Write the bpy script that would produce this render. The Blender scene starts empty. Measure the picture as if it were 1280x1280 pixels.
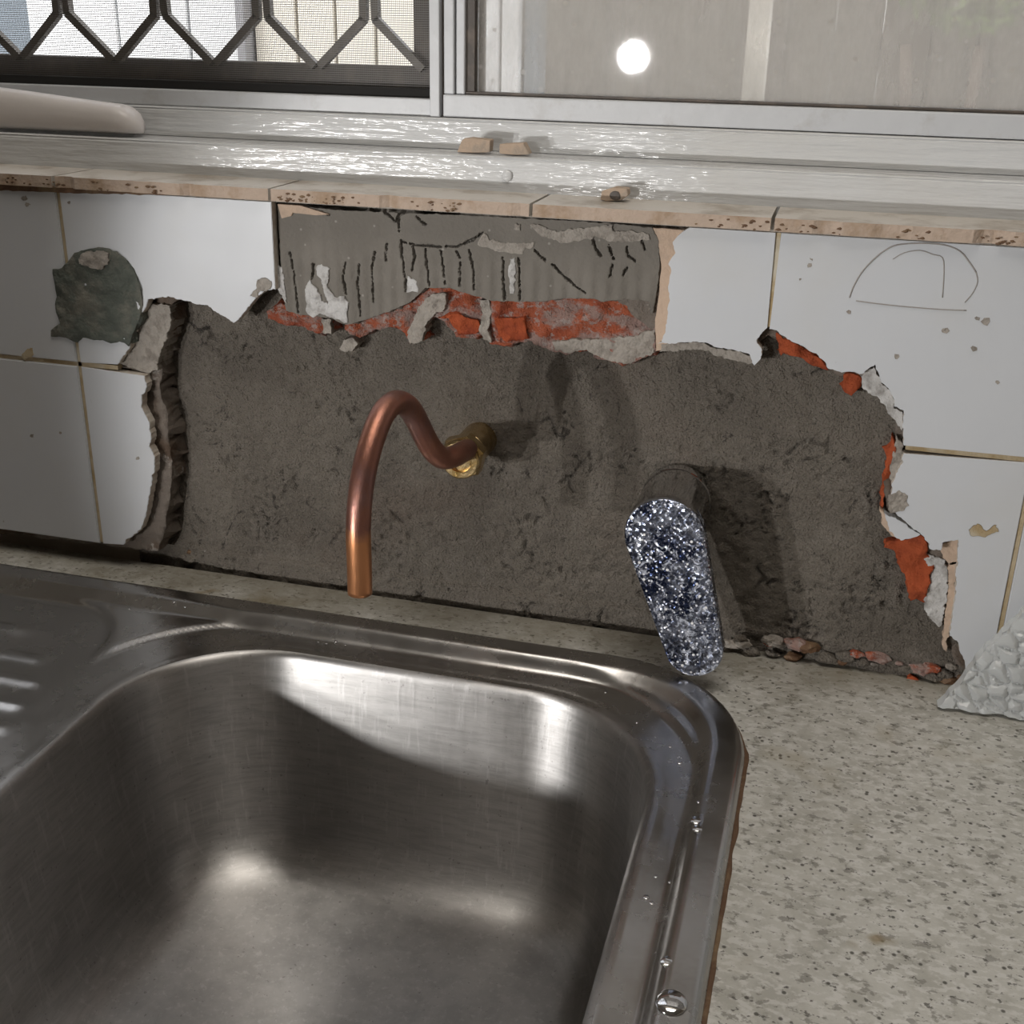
import bpy, bmesh, math, random
from mathutils import Vector, Matrix, noise
from mathutils.geometry import delaunay_2d_cdt
random.seed(7)
S = bpy.context.scene
COL = S.collection

# ------------------------------------------------------------------ camera, light, exposure
F_PX = 1478.7
CAM = Vector((0.4820, -0.6678, 0.3673))
cd = bpy.data.cameras.new('camera'); cam = bpy.data.objects.new('camera', cd); COL.objects.link(cam)
cam.location = CAM
cam.rotation_euler = (math.radians(67.4986), math.radians(-1.0547), math.radians(15.43))
cd.sensor_fit = 'HORIZONTAL'; cd.sensor_width = 36.0; cd.lens = F_PX / 1280 * 36.0
cd.clip_start = 0.01; cd.clip_end = 60
S.camera = cam
MROT = cam.rotation_euler.to_matrix()
S.view_settings.view_transform = 'Standard'; S.view_settings.look = 'None'
S.view_settings.gamma = 1; S.view_settings.exposure = 0.0
S.view_settings.use_curve_mapping = False

w = bpy.data.worlds.new('sky'); S.world = w; w.use_nodes = True
bg = w.node_tree.nodes['Background']
sky = w.node_tree.nodes.new('ShaderNodeTexSky'); sky.sky_type = 'NISHITA'
sky.sun_elevation = math.radians(35); sky.sun_rotation = math.radians(200); sky.sun_disc = False
hs_ = w.node_tree.nodes.new('ShaderNodeHueSaturation'); hs_.inputs['Saturation'].default_value = .12
w.node_tree.links.new(sky.outputs[0], hs_.inputs['Color']); w.node_tree.links.new(hs_.outputs[0], bg.inputs[0]); bg.inputs[1].default_value = 0.95

def spot(name, loc, aim, watts, size, half, blend, color):
    l = bpy.data.lights.new(name, 'SPOT'); l.energy = watts; l.shadow_soft_size = size
    l.spot_size = math.radians(half * 2); l.spot_blend = blend; l.color = color
    o = bpy.data.objects.new(name, l); COL.objects.link(o); o.location = loc
    o.rotation_euler = (Vector(aim) - Vector(loc)).to_track_quat('-Z', 'Y').to_euler()
    return o
spot('torch_light', (-0.24, -1.2, 0.122), (0.66, 0.0, 0.11), 18, 0.014, 27, 0.30, (1.0, 0.985, 0.97))
spot('second_torch_light', (-0.45, -1.2, 0.122), (0.66, 0.0, 0.11), 23, 0.014, 22, 0.25, (1.0, 0.985, 0.97))
spot('work_lamp_light', (0.21, -0.70, 0.33), (0.42, 0.05, 0.33), 3.0, 0.017, 28, 0.9, (1.0, 0.98, 0.96))
al = bpy.data.lights.new('overhead_fill_light', 'AREA'); al.shape = 'RECTANGLE'; al.size = 0.9; al.size_y = 0.6  # unseen fill light, added to top-light the bench and sink rim
al.energy = 8.0; al.color = (1.0, 0.94, 0.86)
ao = bpy.data.objects.new('overhead_fill_light', al); COL.objects.link(ao); ao.location = (0.45, -0.36, 1.47)

# ------------------------------------------------------------------ helpers
def on(u, v, ax, val):
    d = MROT @ Vector(((u - 640) / F_PX, -(v - 640) / F_PX, -1))
    return CAM + d * ((val - CAM[ax]) / d[ax])
def wall(pts, y=0.0):
    return [(p.x, p.z) for p in (on(u, v, 1, y) for u, v in pts)]
def link(name, me, mat=None, parent=None):
    o = bpy.data.objects.new(name, me); COL.objects.link(o)
    if mat: me.materials.append(mat)
    if parent: o.parent = parent
    return o
def obj(name, bm, mat=None, parent=None, smooth=False):
    me = bpy.data.meshes.new(name)
    bmesh.ops.recalc_face_normals(bm, faces=bm.faces)
    bm.to_mesh(me); bm.free()
    if smooth:
        for p in me.polygons: p.use_smooth = True
    return link(name, me, mat, parent)
def tag(o, label, cat, group=None):
    o['label'] = label; o['category'] = cat
    if group: o['group'] = group
    return o
def thing(name, label, cat, loc=(0, 0, 0), group=None):
    o = bpy.data.objects.new(name, None); COL.objects.link(o); o.location = loc; o.empty_display_size = .01
    return tag(o, label, cat, group)
def keep(o, parent):          # parent without moving (parents carry no rotation)
    o.parent = parent; o.location = Vector(o.location) - Vector(parent.location); return o
def box(bm, x0, x1, y0, y1, z0, z1, bev=0.0, seg=2):
    r = bmesh.ops.create_cube(bm, size=1.0)
    for v in r['verts']:
        v.co = Vector(((x0 + x1) / 2 + v.co.x * (x1 - x0), (y0 + y1) / 2 + v.co.y * (y1 - y0), (z0 + z1) / 2 + v.co.z * (z1 - z0)))
    if bev:
        es = list({e for v in r['verts'] for e in v.link_edges})
        bmesh.ops.bevel(bm, geom=es, offset=bev, segments=seg, affect='EDGES', profile=.6)
def boxobj(name, b, mat, parent=None, bev=0.0):
    bm = bmesh.new(); box(bm, *b, bev=bev); return obj(name, bm, mat, parent)
def rough(pts, step=.003, amp=.0008, sd=0, closed=True):
    out = []; n = len(pts)
    for i in range(n if closed else n - 1):
        a = Vector(pts[i]); b = Vector(pts[(i + 1) % n]); L = (b - a).length
        k = max(1, int(L / step)); d = (b - a).normalized() if L > 1e-9 else Vector((1, 0)); nn = Vector((-d.y, d.x))
        for j in range(k):
            p = a.lerp(b, j / k)
            o = noise.noise(Vector((p.x * 260, p.y * 260, sd))) * amp + noise.noise(Vector((p.x * 900, p.y * 900, sd + 5))) * amp * .6
            p = p + nn * (o if j or True else 0); out.append((p.x, p.y))
    return out
def prism(name, pts, y, th, mat, parent=None, bev=.0006):
    bm = bmesh.new()
    f = bm.faces.new([bm.verts.new((x, y, z)) for x, z in pts])
    r = bmesh.ops.extrude_face_region(bm, geom=[f])
    for v in r['geom']:
        if isinstance(v, bmesh.types.BMVert): v.co.y += th
    if bev:
        es = [e for e in bm.edges if abs(e.verts[0].co.y - y) < 1e-7 and abs(e.verts[1].co.y - y) < 1e-7]
        bmesh.ops.bevel(bm, geom=es, offset=bev, segments=2, affect='EDGES', clamp_overlap=True)
    bmesh.ops.triangulate(bm, faces=[f for f in bm.faces if len(f.verts) > 4])
    return obj(name, bm, mat, parent)
def inside(p, poly):
    x, y = p; c = False; j = len(poly) - 1
    for i in range(len(poly)):
        xi, yi = poly[i]; xj, yj = poly[j]
        if (yi > y) != (yj > y) and x < (xj - xi) * (y - yi) / (yj - yi) + xi: c = not c
        j = i
    return c
def relief(name, pts, y, th, hfun, mat, parent=None, res=.002, smooth=True, step=.0025, amp=.0008):
    """a rough piece of wall: outline pts in x,z; front surface at y - hfun(x,z); skirts going back th"""
    poly = rough(pts, step, amp, len(name))
    xs = [p[0] for p in poly]; zs = [p[1] for p in poly]
    vs = [Vector(p) for p in poly]; n = len(vs); es = [(i, (i + 1) % n) for i in range(n)]
    x = min(xs) + res / 2
    while x < max(xs):
        z = min(zs) + res / 2
        while z < max(zs):
            q = (x + random.uniform(-.3, .3) * res, z + random.uniform(-.3, .3) * res)
            if inside(q, poly): vs.append(Vector(q))
            z += res
        x += res
    ov, oe, of, *_ = delaunay_2d_cdt(vs, es, [], 0, 1e-6)
    bm = bmesh.new(); bv = [bm.verts.new((p.x, y - hfun(p.x, p.y), p.y)) for p in ov]
    for f in of:
        c = sum((ov[i] for i in f), Vector((0, 0))) / len(f)
        if inside((c.x, c.y), poly):
            try: bm.faces.new([bv[i] for i in f])
            except ValueError: pass
    for v in [v for v in bm.verts if not v.link_faces]: bm.verts.remove(v)
    be = [e for e in bm.edges if e.is_boundary]
    for k in range(1, 5):
        r = bmesh.ops.extrude_edge_only(bm, edges=be)
        nv = [v for v in r['geom'] if isinstance(v, bmesh.types.BMVert)]; be = [e for e in r['geom'] if isinstance(e, bmesh.types.BMEdge)]
        for v in nv:
            v.co.y += (y + th - v.co.y) / (5 - k)
            if k < 4:
                q = Vector((v.co.x * 170, v.co.y * 90, v.co.z * 170)); m_ = min(.0045, th * .25)
                v.co.x += noise.noise(q) * m_; v.co.z += noise.noise(q + Vector((9, 3, 1))) * m_; v.co.x += noise.noise(q * 4) * .0009
    o = obj(name, bm, mat, parent, False)
    if smooth:
        for p in o.data.polygons: p.use_smooth = abs(p.normal.y) > .55
    return o
def fbm(x, z, s, o=4, k=0.0):
    p = Vector((x * s, z * s, k)); a = 1; t = 0
    for i in range(o): t += a * noise.noise(p); p = p * 2.03; a *= .5
    return t
def tube(name, path, rad, mat, parent=None, sides=24, sub=8, cap=True, hollow=False):
    P = [Vector(p) for p in path]; R = rad if isinstance(rad, list) else [rad] * len(P)
    pts = []; rs = []
    for i in range(len(P) - 1):
        p0 = P[max(i - 1, 0)]; p1 = P[i]; p2 = P[i + 1]; p3 = P[min(i + 2, len(P) - 1)]
        for j in range(sub):
            t = j / sub
            pts.append(.5 * ((2 * p1) + (p2 - p0) * t + (2 * p0 - 5 * p1 + 4 * p2 - p3) * t * t + (-p0 + 3 * p1 - 3 * p2 + p3) * t ** 3))
            rs.append(R[i] + (R[i + 1] - R[i]) * t)
    pts.append(P[-1]); rs.append(R[-1])
    bm = bmesh.new(); rings = []; up = None
    for i, p in enumerate(pts):
        d = (pts[min(i + 1, len(pts) - 1)] - pts[max(i - 1, 0)]).normalized()
        if up is None: up = d.orthogonal().normalized()
        up = (up - d * up.dot(d)).normalized(); s = d.cross(up)
        rings.append([bm.verts.new(p + (up * math.cos(a) + s * math.sin(a)) * rs[i]) for a in (2 * math.pi * k / sides for k in range(sides))])
    for a, b in zip(rings, rings[1:]):
        for k in range(sides): bm.faces.new((a[k], a[(k + 1) % sides], b[(k + 1) % sides], b[k]))
    if hollow:
        c = pts[-1]; d = (pts[-1] - pts[-2]).normalized()
        inn = [bm.verts.new(c + (v.co - c) * .84) for v in rings[-1]]; deep = [bm.verts.new(v.co - d * .012) for v in inn]
        for k in range(sides):
            bm.faces.new((rings[-1][k], rings[-1][(k + 1) % sides], inn[(k + 1) % sides], inn[k]))
            bm.faces.new((inn[k], inn[(k + 1) % sides], deep[(k + 1) % sides], deep[k]))
        bm.faces.new(deep)
    elif cap: bm.faces.new(rings[-1])
    if cap: bm.faces.new(rings[0])
    return obj(name, bm, mat, parent, True)
def lathe_y(name, prof, c, mat, parent=None, sides=48, phase=0.0, smooth=False):
    """profile (r, y offset) spun about the y axis through c"""
    bm = bmesh.new(); rings = []
    for r, y in prof:
        rings.append([bm.verts.new((c[0] + r * math.cos(a), c[1] + y, c[2] + r * math.sin(a))) for a in (phase + 2 * math.pi * k / sides for k in range(sides))])
    for a, b in zip(rings, rings[1:]):
        for k in range(sides): bm.faces.new((a[k], a[(k + 1) % sides], b[(k + 1) % sides], b[k]))
    bm.faces.new(rings[0]); bm.faces.new(rings[-1])
    o = obj(name, bm, mat, parent, smooth)
    return o

# ------------------------------------------------------------------ materials
def lin(c): return tuple(((v / 255 + .055) / 1.055) ** 2.4 if v > 10 else v / 255 / 12.92 for v in c)
class M:
    def __init__(s, name, col, rough=.5, metal=0.0, spec=.5):
        s.m = bpy.data.materials.new(name); s.m.use_nodes = True; s.nt = s.m.node_tree; s.n = s.nt.nodes; s.l = s.nt.links
        s.b = s.n['Principled BSDF']; s.b.inputs['Roughness'].default_value = rough; s.b.inputs['Metallic'].default_value = metal
        s.b.inputs['Specular IOR Level'].default_value = spec
        s.b.inputs['Base Color'].default_value = (*col, 1); s.col = None; s.c0 = col; s.h = None
        s.tc = s.n.new('ShaderNodeTexCoord').outputs['Object']
    def vec(s, sc=(1, 1, 1), rot=(0, 0, 0)):
        k = s.n.new('ShaderNodeMapping'); k.inputs['Scale'].default_value = sc; k.inputs['Rotation'].default_value = rot
        s.l.new(s.tc, k.inputs[0]); return k.outputs[0]
    def noise(s, scale, det=4, rough=.55, sc=(1, 1, 1), dist=0.0):
        k = s.n.new('ShaderNodeTexNoise'); k.inputs['Scale'].default_value = scale; k.inputs['Detail'].default_value = det
        k.inputs['Roughness'].default_value = rough; k.inputs['Distortion'].default_value = dist
        s.l.new(s.vec(sc), k.inputs['Vector']); return k.outputs['Fac']
    def voro(s, scale, feature='F1', sc=(1, 1, 1), out='Distance', rnd=1.0):
        k = s.n.new('ShaderNodeTexVoronoi'); k.feature = feature; k.inputs['Scale'].default_value = scale; k.inputs['Randomness'].default_value = rnd
        s.l.new(s.vec(sc), k.inputs['Vector']); return k.outputs[out]
    def ramp(s, src, a, b, lo=0.0, hi=1.0):
        k = s.n.new('ShaderNodeMapRange'); k.clamp = True; s.l.new(src, k.inputs[0])
        for i, v in enumerate((a, b, lo, hi)): k.inputs[i + 1].default_value = v
        return k.outputs[0]
    def math(s, op, a, b):
        k = s.n.new('ShaderNodeMath'); k.operation = op
        for i, v in enumerate((a, b)):
            if hasattr(v, 'is_linked'): s.l.new(v, k.inputs[i])
            else: k.inputs[i].default_value = v
        return k.outputs[0]
    def mix(s, fac, col):
        k = s.n.new('ShaderNodeMix'); k.data_type = 'RGBA'
        s.l.new(fac, k.inputs[0])
        if s.col is None: k.inputs[6].default_value = (*s.c0, 1)
        else: s.l.new(s.col, k.inputs[6])
        k.inputs[7].default_value = (*col, 1); s.col = k.outputs[2]; s.l.new(s.col, s.b.inputs['Base Color']); return s
    def rgh(s, src, lo, hi, a=0.0, b=1.0):
        s.l.new(s.ramp(src, a, b, lo, hi), s.b.inputs['Roughness']); return s
    def bump(s, src, dist, strength=1.0):
        k = s.n.new('ShaderNodeBump'); k.inputs['Distance'].default_value = dist; k.inputs['Strength'].default_value = strength
        s.l.new(src, k.inputs['Height'])
        if s.h is not None: s.l.new(s.h, k.inputs['Normal'])
        s.h = k.outputs[0]; s.l.new(s.h, s.b.inputs['Normal']); return s

def mk_tile():
    m = M('glazed_white_tile', (.54, .555, .58), .38, 0, .35)
    n = m.noise(14, 5); m.mix(m.ramp(n, .5, .75, 0, .35), (.52, .51, .48))
    v = m.noise(70, 4, .6); m.mix(m.ramp(v, .71, .76), (.30, .27, .25))
    v = m.noise(26, 6, .7); m.mix(m.ramp(v, .70, .76, 0, .8), (.40, .38, .34))
    m.rgh(m.noise(30, 4), .32, .46); m.bump(m.noise(12, 2), .0008); return m.m
def mk_biscuit():
    m = M('tile_biscuit', (.60, .56, .50), .8); m.mix(m.ramp(m.noise(200, 4), .4, .65, 0, .6), (.42, .33, .26)); m.bump(m.noise(600, 4), .0006); return m.m
def mk_grout():
    m = M('yellowed_grout', (.44, .36, .24), .85); m.mix(m.ramp(m.noise(50, 5), .45, .62), (.34, .25, .13)); m.mix(m.ramp(m.noise(22, 3), .55, .7), (.55, .52, .44)); m.bump(m.noise(700, 3), .0005); return m.m
def mk_mortar():
    m = M('sand_cement_mortar', (.196, .173, .145), .95, 0, .2)
    m.mix(m.ramp(m.noise(16, 5), .42, .66, 0, .7), (.140, .122, .103))
    m.mix(m.ramp(m.noise(55, 5, .65), .52, .72, 0, .6), (.245, .218, .188))
    m.mix(m.ramp(m.noise(9, 4), .58, .72, 0, .35), (.17, .125, .10))
    m.mix(m.ramp(m.voro(420), .10, .02, 0, .8), (.30, .29, .26))
    m.mix(m.ramp(m.noise(38, 6, .75, (1, 1, 1), 1.2), .61, .66, 0, .85), (.040, .035, .031))
    m.mix(m.ramp(m.noise(520, 3, .6), .60, .70, 0, .6), (.05, .045, .04)); m.mix(m.ramp(m.noise(640, 2), .62, .72, 0, .5), (.27, .25, .215))
    m.bump(m.noise(90, 6, .75), .0050); m.bump(m.noise(700, 3), .0022); return m.m
def mk_adhesive():
    m = M('grey_tile_adhesive', (.175, .160, .140), .9, 0, .25)
    m.mix(m.ramp(m.noise(24, 5), .5, .7, 0, .5), (.235, .215, .19)); m.mix(m.ramp(m.noise(8, 3), .5, .65, 0, .35), (.15, .135, .115))
    m.mix(m.ramp(m.voro(90), .09, .04, 0, .5), (.42, .40, .37)); m.bump(m.noise(400, 4), .0006); return m.m
def mk_brick():
    m = M('broken_red_brick', (.37, .10, .05), .92, 0, .2)
    m.mix(m.ramp(m.noise(60, 5, .65), .46, .62, 0, .7), (.22, .05, .028))
    m.mix(m.ramp(m.noise(34, 6, .7, (1, 1, 2.0)), .46, .54, 0, .85), (.30, .225, .20))
    m.mix(m.ramp(m.noise(190, 4, .7), .55, .62, 0, .75), (.36, .31, .285)); m.mix(m.ramp(m.noise(150, 4, .7), .62, .67, 0, .8), (.09, .035, .025))
    m.bump(m.noise(160, 6, .7), .003); m.bump(m.noise(900, 3), .001); return m.m
def mk_brick2():
    m = M('fresh_red_brick', (.41, .09, .035), .92, 0, .2)
    m.mix(m.ramp(m.noise(80, 5, .65), .5, .66, 0, .8), (.24, .05, .025)); m.bump(m.noise(200, 6, .7), .003); return m.m
def mk_render():
    m = M('old_render_edge', (.20, .17, .145), .93, 0, .2)
    m.mix(m.ramp(m.noise(28, 5), .45, .6), (.12, .085, .062)); m.mix(m.ramp(m.noise(60, 5, .7), .6, .66), (.33, .30, .27))
    m.bump(m.noise(120, 6, .7), .004); return m.m
def simple(name, col, r=.6, bumpsc=300, bd=.0006, var=None, vs=40, metal=0):
    m = M(name, col, r, metal)
    if var: m.mix(m.ramp(m.noise(vs, 5, .65), .48, .64), var)
    if bd: m.bump(m.noise(bumpsc, 4), bd)
    return m.m
def mk_paint():
    m = M('glossy_white_paint', (.57, .575, .575), .17)
    m.mix(m.ramp(m.noise(9, 5), .52, .72, 0, .4), (.52, .50, .46)); m.mix(m.ramp(m.noise(120, 3), .73, .77), (.28, .24, .20))
    m.bump(m.noise(70, 3, .5, (.3, 1, 4)), .0011); m.bump(m.noise(180, 2, .5, (.5, 1, 1.6)), .0006); return m.m
def mk_alu(name, col, r=.4):
    m = M(name, col, r); m.mix(m.ramp(m.noise(30, 6, .7), .56, .74, 0, .5), (.34, .32, .29)); m.bump(m.noise(60, 3), .0006); return m.m
def mk_steel(name='brushed_stainless_steel', lo=.20, hi=.32, aniso=0.0):
    m = M(name, (.47, .457, .445), .27, 1.0)
    m.mix(m.ramp(m.noise(20, 4), .5, .7, 0, .3), (.42, .405, .385))
    m.rgh(m.noise(26, 5, .65, (1, 1, 1)), lo, hi, .35, .65)
    m.mix(m.ramp(m.noise(190, 4, .6), .72, .76, 0, .4), (.75, .75, .75))
    m.bump(m.noise(60, 3, .6, (1, 1, .05)), .00012)
    if aniso:
        t = m.n.new('ShaderNodeTangent'); t.direction_type = 'RADIAL'; t.axis = 'Z'
        m.l.new(t.outputs[0], m.b.inputs['Tangent']); m.b.inputs['Anisotropic'].default_value = aniso; m.b.inputs['Anisotropic Rotation'].default_value = .25
        m.bump(m.noise(150, 4, .7, (.12, .12, 2)), .00010)
        m.mix(m.ramp(m.noise(300, 4, .7, (.15, .15, 1.2)), .42, .62, 0, .55), (.34, .33, .32)); m.mix(m.ramp(m.noise(240, 4, .7, (1, 1, .08)), .55, .66, 0, .4), (.62, .61, .60))
        m.mix(m.ramp(m.noise(320, 3, .6), .66, .71, 0, .6), (.22, .21, .20))
    return m.m
def mk_counter():
    m = M('speckled_stone_laminate', (.54, .53, .49), .42)
    m.mix(m.ramp(m.noise(48, 5, .65), .44, .60, 0, .8), (.40, .39, .35))
    m.mix(m.ramp(m.noise(200, 4, .65, (.7, 1.2, 1)), .50, .58, 0, .7), (.65, .64, .61))
    m.mix(m.ramp(m.noise(120, 4, .65, (1, 1.4, 1)), .57, .62, 0, .7), (.20, .19, .165))
    m.mix(m.ramp(m.noise(210, 3, .6, (1, 1.3, 1)), .62, .66, 0, .85), (.09, .085, .072))
    m.mix(m.ramp(m.voro(130), .16, .09, 0, .9), (.06, .055, .045))
    m.mix(m.ramp(m.noise(11, 4), .60, .72, 0, .6), (.30, .245, .14))
    m.mix(m.ramp(m.noise(16, 3), .70, .74, 0, .7), (.25, .18, .08))
    sx = m.n.new('ShaderNodeSeparateXYZ'); m.l.new(m.tc, sx.inputs[0])
    nn = m.noise(22, 5); wv = m.math('ADD', sx.outputs[1], m.ramp(nn, .3, .7, -.022, .022))
    m.mix(m.ramp(wv, -.035, .006, 0, .62), (.175, .150, .10))
    m.bump(m.noise(260, 3), .0002); return m.m
def mk_copper():
    m = M('handled_copper', (.33, .15, .105), .34, .85)
    m.mix(m.ramp(m.noise(55, 4), .42, .62, 0, .7), (.24, .115, .095)); m.mix(m.ramp(m.noise(26, 4, .6, (1, 1, .8)), .5, .62, 0, .6), (.24, .15, .15))
    sx = m.n.new('ShaderNodeSeparateXYZ'); m.l.new(m.tc, sx.inputs[0])
    zz = m.math('ADD', sx.outputs[2], m.ramp(m.noise(60, 4), .3, .7, -.004, .004))
    m.mix(m.ramp(zz, .122, .117), (.56, .25, .115))
    m.mix(m.ramp(m.noise(60, 5, .7, (1.4, 1.4, .3)), .52, .66, 0, .5), (.30, .13, .07))
    m.rgh(m.noise(90, 4), .26, .46); m.bump(m.noise(400, 3, .6, (2, 2, .2)), .0002); return m.m
def mk_chrome(): return M('chrome', (.62, .62, .63), .07, 1.0).m
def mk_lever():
    m = M('wet_sparkle_painted_chrome', (.48, .54, .70), .14, 1.0)  # white specks and dark blue patches paint the wet sparkle and reflections
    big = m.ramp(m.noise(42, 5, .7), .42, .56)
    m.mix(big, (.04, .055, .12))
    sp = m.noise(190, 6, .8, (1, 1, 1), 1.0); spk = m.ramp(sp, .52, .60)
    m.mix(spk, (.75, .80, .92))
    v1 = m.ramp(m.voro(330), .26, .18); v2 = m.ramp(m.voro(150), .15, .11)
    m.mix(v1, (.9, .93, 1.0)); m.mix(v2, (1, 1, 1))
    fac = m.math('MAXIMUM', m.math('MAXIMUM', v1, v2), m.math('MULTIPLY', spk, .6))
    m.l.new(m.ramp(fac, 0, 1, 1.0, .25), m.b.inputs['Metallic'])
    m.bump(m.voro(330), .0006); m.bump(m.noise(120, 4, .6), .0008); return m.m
def mk_glass(name, dust, dustcol, rough_=.02, streak=True):
    m = bpy.data.materials.new(name); m.use_nodes = True; nt = m.node_tree; n = nt.nodes; l = nt.links
    out = n['Material Output']; n.remove(n['Principled BSDF'])
    tc = n.new('ShaderNodeTexCoord'); mp = n.new('ShaderNodeMapping'); l.new(tc.outputs['Object'], mp.inputs[0]); mp.inputs['Scale'].default_value = (1, 1, .3)
    ns = n.new('ShaderNodeTexNoise'); ns.inputs['Scale'].default_value = 26; ns.inputs['Detail'].default_value = 8; ns.inputs['Roughness'].default_value = .68; l.new(mp.outputs[0], ns.inputs['Vector'])
    r = n.new('ShaderNodeMapRange'); l.new(ns.outputs['Fac'], r.inputs[0]); r.inputs[1].default_value = .3; r.inputs[2].default_value = .75; r.inputs[3].default_value = dust * .55; r.inputs[4].default_value = min(1, dust * 1.6)
    vo = n.new('ShaderNodeTexVoronoi'); vo.inputs['Scale'].default_value = 75; l.new(tc.outputs['Object'], vo.inputs['Vector'])
    r2 = n.new('ShaderNodeMapRange'); l.new(vo.outputs['Distance'], r2.inputs[0]); r2.inputs[1].default_value = .16; r2.inputs[2].default_value = .08; r2.inputs[3].default_value = 0; r2.inputs[4].default_value = .35
    ad = n.new('ShaderNodeMath'); ad.operation = 'ADD'; ad.use_clamp = True; l.new(r.outputs[0], ad.inputs[0]); l.new(r2.outputs[0], ad.inputs[1])
    tr = n.new('ShaderNodeBsdfTransparent'); df = n.new('ShaderNodeBsdfDiffuse'); df.inputs[0].default_value = (*dustcol, 1)
    tl = n.new('ShaderNodeBsdfTranslucent'); tl.inputs[0].default_value = (*dustcol, 1)
    md = n.new('ShaderNodeMixShader'); md.inputs[0].default_value = .55; l.new(df.outputs[0], md.inputs[1]); l.new(tl.outputs[0], md.inputs[2])
    m1 = n.new('ShaderNodeMixShader'); l.new(ad.outputs[0], m1.inputs[0]); l.new(tr.outputs[0], m1.inputs[1]); l.new(md.outputs[0], m1.inputs[2])
    gl = n.new('ShaderNodeBsdfGlossy'); gl.inputs['Roughness'].default_value = rough_
    fr = n.new('ShaderNodeFresnel'); fr.inputs[0].default_value = 1.5
    m2 = n.new('ShaderNodeMixShader'); l.new(fr.outputs[0], m2.inputs[0]); l.new(m1.outputs[0], m2.inputs[1]); l.new(gl.outputs[0], m2.inputs[2])
    l.new(m2.outputs[0], out.inputs[0]); return m

TILE = mk_tile(); BISC = mk_biscuit(); GROUT = mk_grout(); MORTAR = mk_mortar(); ADH = mk_adhesive(); BRICK = mk_brick(); BRICK2 = mk_brick2()
RENDER = mk_render(); PAINT = mk_paint(); ALU = mk_alu('white_window_aluminium', (.53, .54, .555)); STEEL = mk_steel(); BOWLS = mk_steel('brushed_bowl_steel', .38, .46, .8); COUNTER = mk_counter()
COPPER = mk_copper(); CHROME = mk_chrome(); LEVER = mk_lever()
BRASS = simple('brass', (.60, .45, .24), .25, 500, .0002, (.46, .30, .10), 120, 1.0)
PEACH = simple('peach_plaster', (.52, .39, .295), .88, 250, .0012, (.43, .33, .255), 70)
WHITEP = simple('white_plaster', (.52, .51, .50), .9, 160, .003, (.33, .315, .30), 110)
BEIGEP = simple('beige_plaster', (.32, .29, .255), .92, 160, .004, (.21, .185, .16), 130)
GREENM = simple('green_grey_patching_mortar', (.085, .095, .080), .9, 140, .004, (.15, .145, .12), 45)
EDGE = simple('worn_tile_edge', (.44, .345, .275), .85, 300, .001, (.33, .235, .16), 45)
SILLT = simple('sill_tile_glaze', (.56, .52, .47), .4, 60, .0006, (.34, .29, .235), 30)
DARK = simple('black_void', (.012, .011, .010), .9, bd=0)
DARKF = simple('dark_bronze_frame', (.065, .052, .042), .55, 300, .0004, (.11, .085, .065), 70)
GRIL = simple('weathered_grille', (.085, .072, .055), .5, 300, .0003, (.14, .12, .10), 60)
MESH = simple('grey_insect_mesh', (.16, .15, .14), .6, bd=0)
SEAL = simple('brown_old_sealant', (.115, .06, .03), .7, 200, .001, (.20, .13, .07), 60)
PLASTIC = simple('white_plastic', (.66, .62, .60), .35, 80, .0002)
ROOMP = simple('cream_room_paint', (.62, .57, .50), .8, 40, .0004)
CEILP = simple('white_ceiling_paint', (.72, .70, .67), .9, 40, .0004)
FLOORP = simple('brown_vinyl_floor', (.20, .15, .11), .5, 40, .0004, (.15, .11, .08), 6)

# ------------------------------------------------------------------ the room shell
X0, X1, YB, ZF, ZC = -1.7, 2.3, -2.7, -.9, 1.5
def struct(name, boxes, mat):
    bm = bmesh.new()
    for b in boxes: box(bm, *b)
    o = obj(name, bm, mat); o['kind'] = 'structure'; return o
WX0, WX1, WZ1 = -.95, 1.35, 1.15      # window opening
wb = struct('wall_back', [(X0, X1, .040, .20, ZF, .2645), (X0, WX0, .0, .20, .2645, ZC), (WX1, X1, .0, .20, .2645, ZC), (WX0, WX1, .0, .20, WZ1, ZC),
                          (X0, -.30, .0075, .040, ZF, .2645), (.90, X1, .0075, .040, ZF, .2645), (-.30, .90, .0075, .040, ZF, -.06)], ROOMP)
struct('wall_left', [(X0 - .1, X0, YB, .20, ZF, ZC)], ROOMP)
struct('wall_right', [(X1, X1 + .1, YB, .20, ZF, ZC)], ROOMP)
struct('wall_front', [(X0, X1, YB - .1, YB, ZF, ZC)], ROOMP)
struct('ceiling', [(X0 - .1, X1 + .1, YB - .1, .20, ZC, ZC + .08)], CEILP)
struct('floor', [(X0 - .1, X1 + .1, YB - .1, .20, ZF - .08, ZF)], FLOORP)
lab = None

# ------------------------------------------------------------------ wall: broken tiles, mortar, brick
G = .0015
def part(o, label=None):
    if label: o['label'] = label
    return o
def full_tile(x0, x1, z0, z1):
    return prism('tile', [(x0 + G, z0), (x1 - G, z0), (x1 - G, z1), (x0 + G, z1)], 0, .007, TILE, wb, .0007)
ZT, ZH = .2640, .1495
for k in (-2, -1):
    full_tile(k * .15, k * .15 + .15, .0178, ZH - G)
    full_tile(k * .15, k * .15 + .15, ZH + G, ZT)
for k in (4, 5):
    full_tile(k * .15, k * .15 + .15, .0025, ZH - G)
    full_tile(k * .15, k * .15 + .15, ZH + G, ZT)
def broken(straight_a, px, straight_b, label):
    e = rough(wall(px), .0012, .0010, 3, closed=False) + wall([px[-1]])
    o = part(prism('tile', straight_a + e + straight_b, 0, .007, TILE, wb, .0003), label)
    o.data.materials.append(BISC)
    for p in o.data.polygons: p.material_index = 1 if p.center.y > .0006 else 0
    return o
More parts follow.
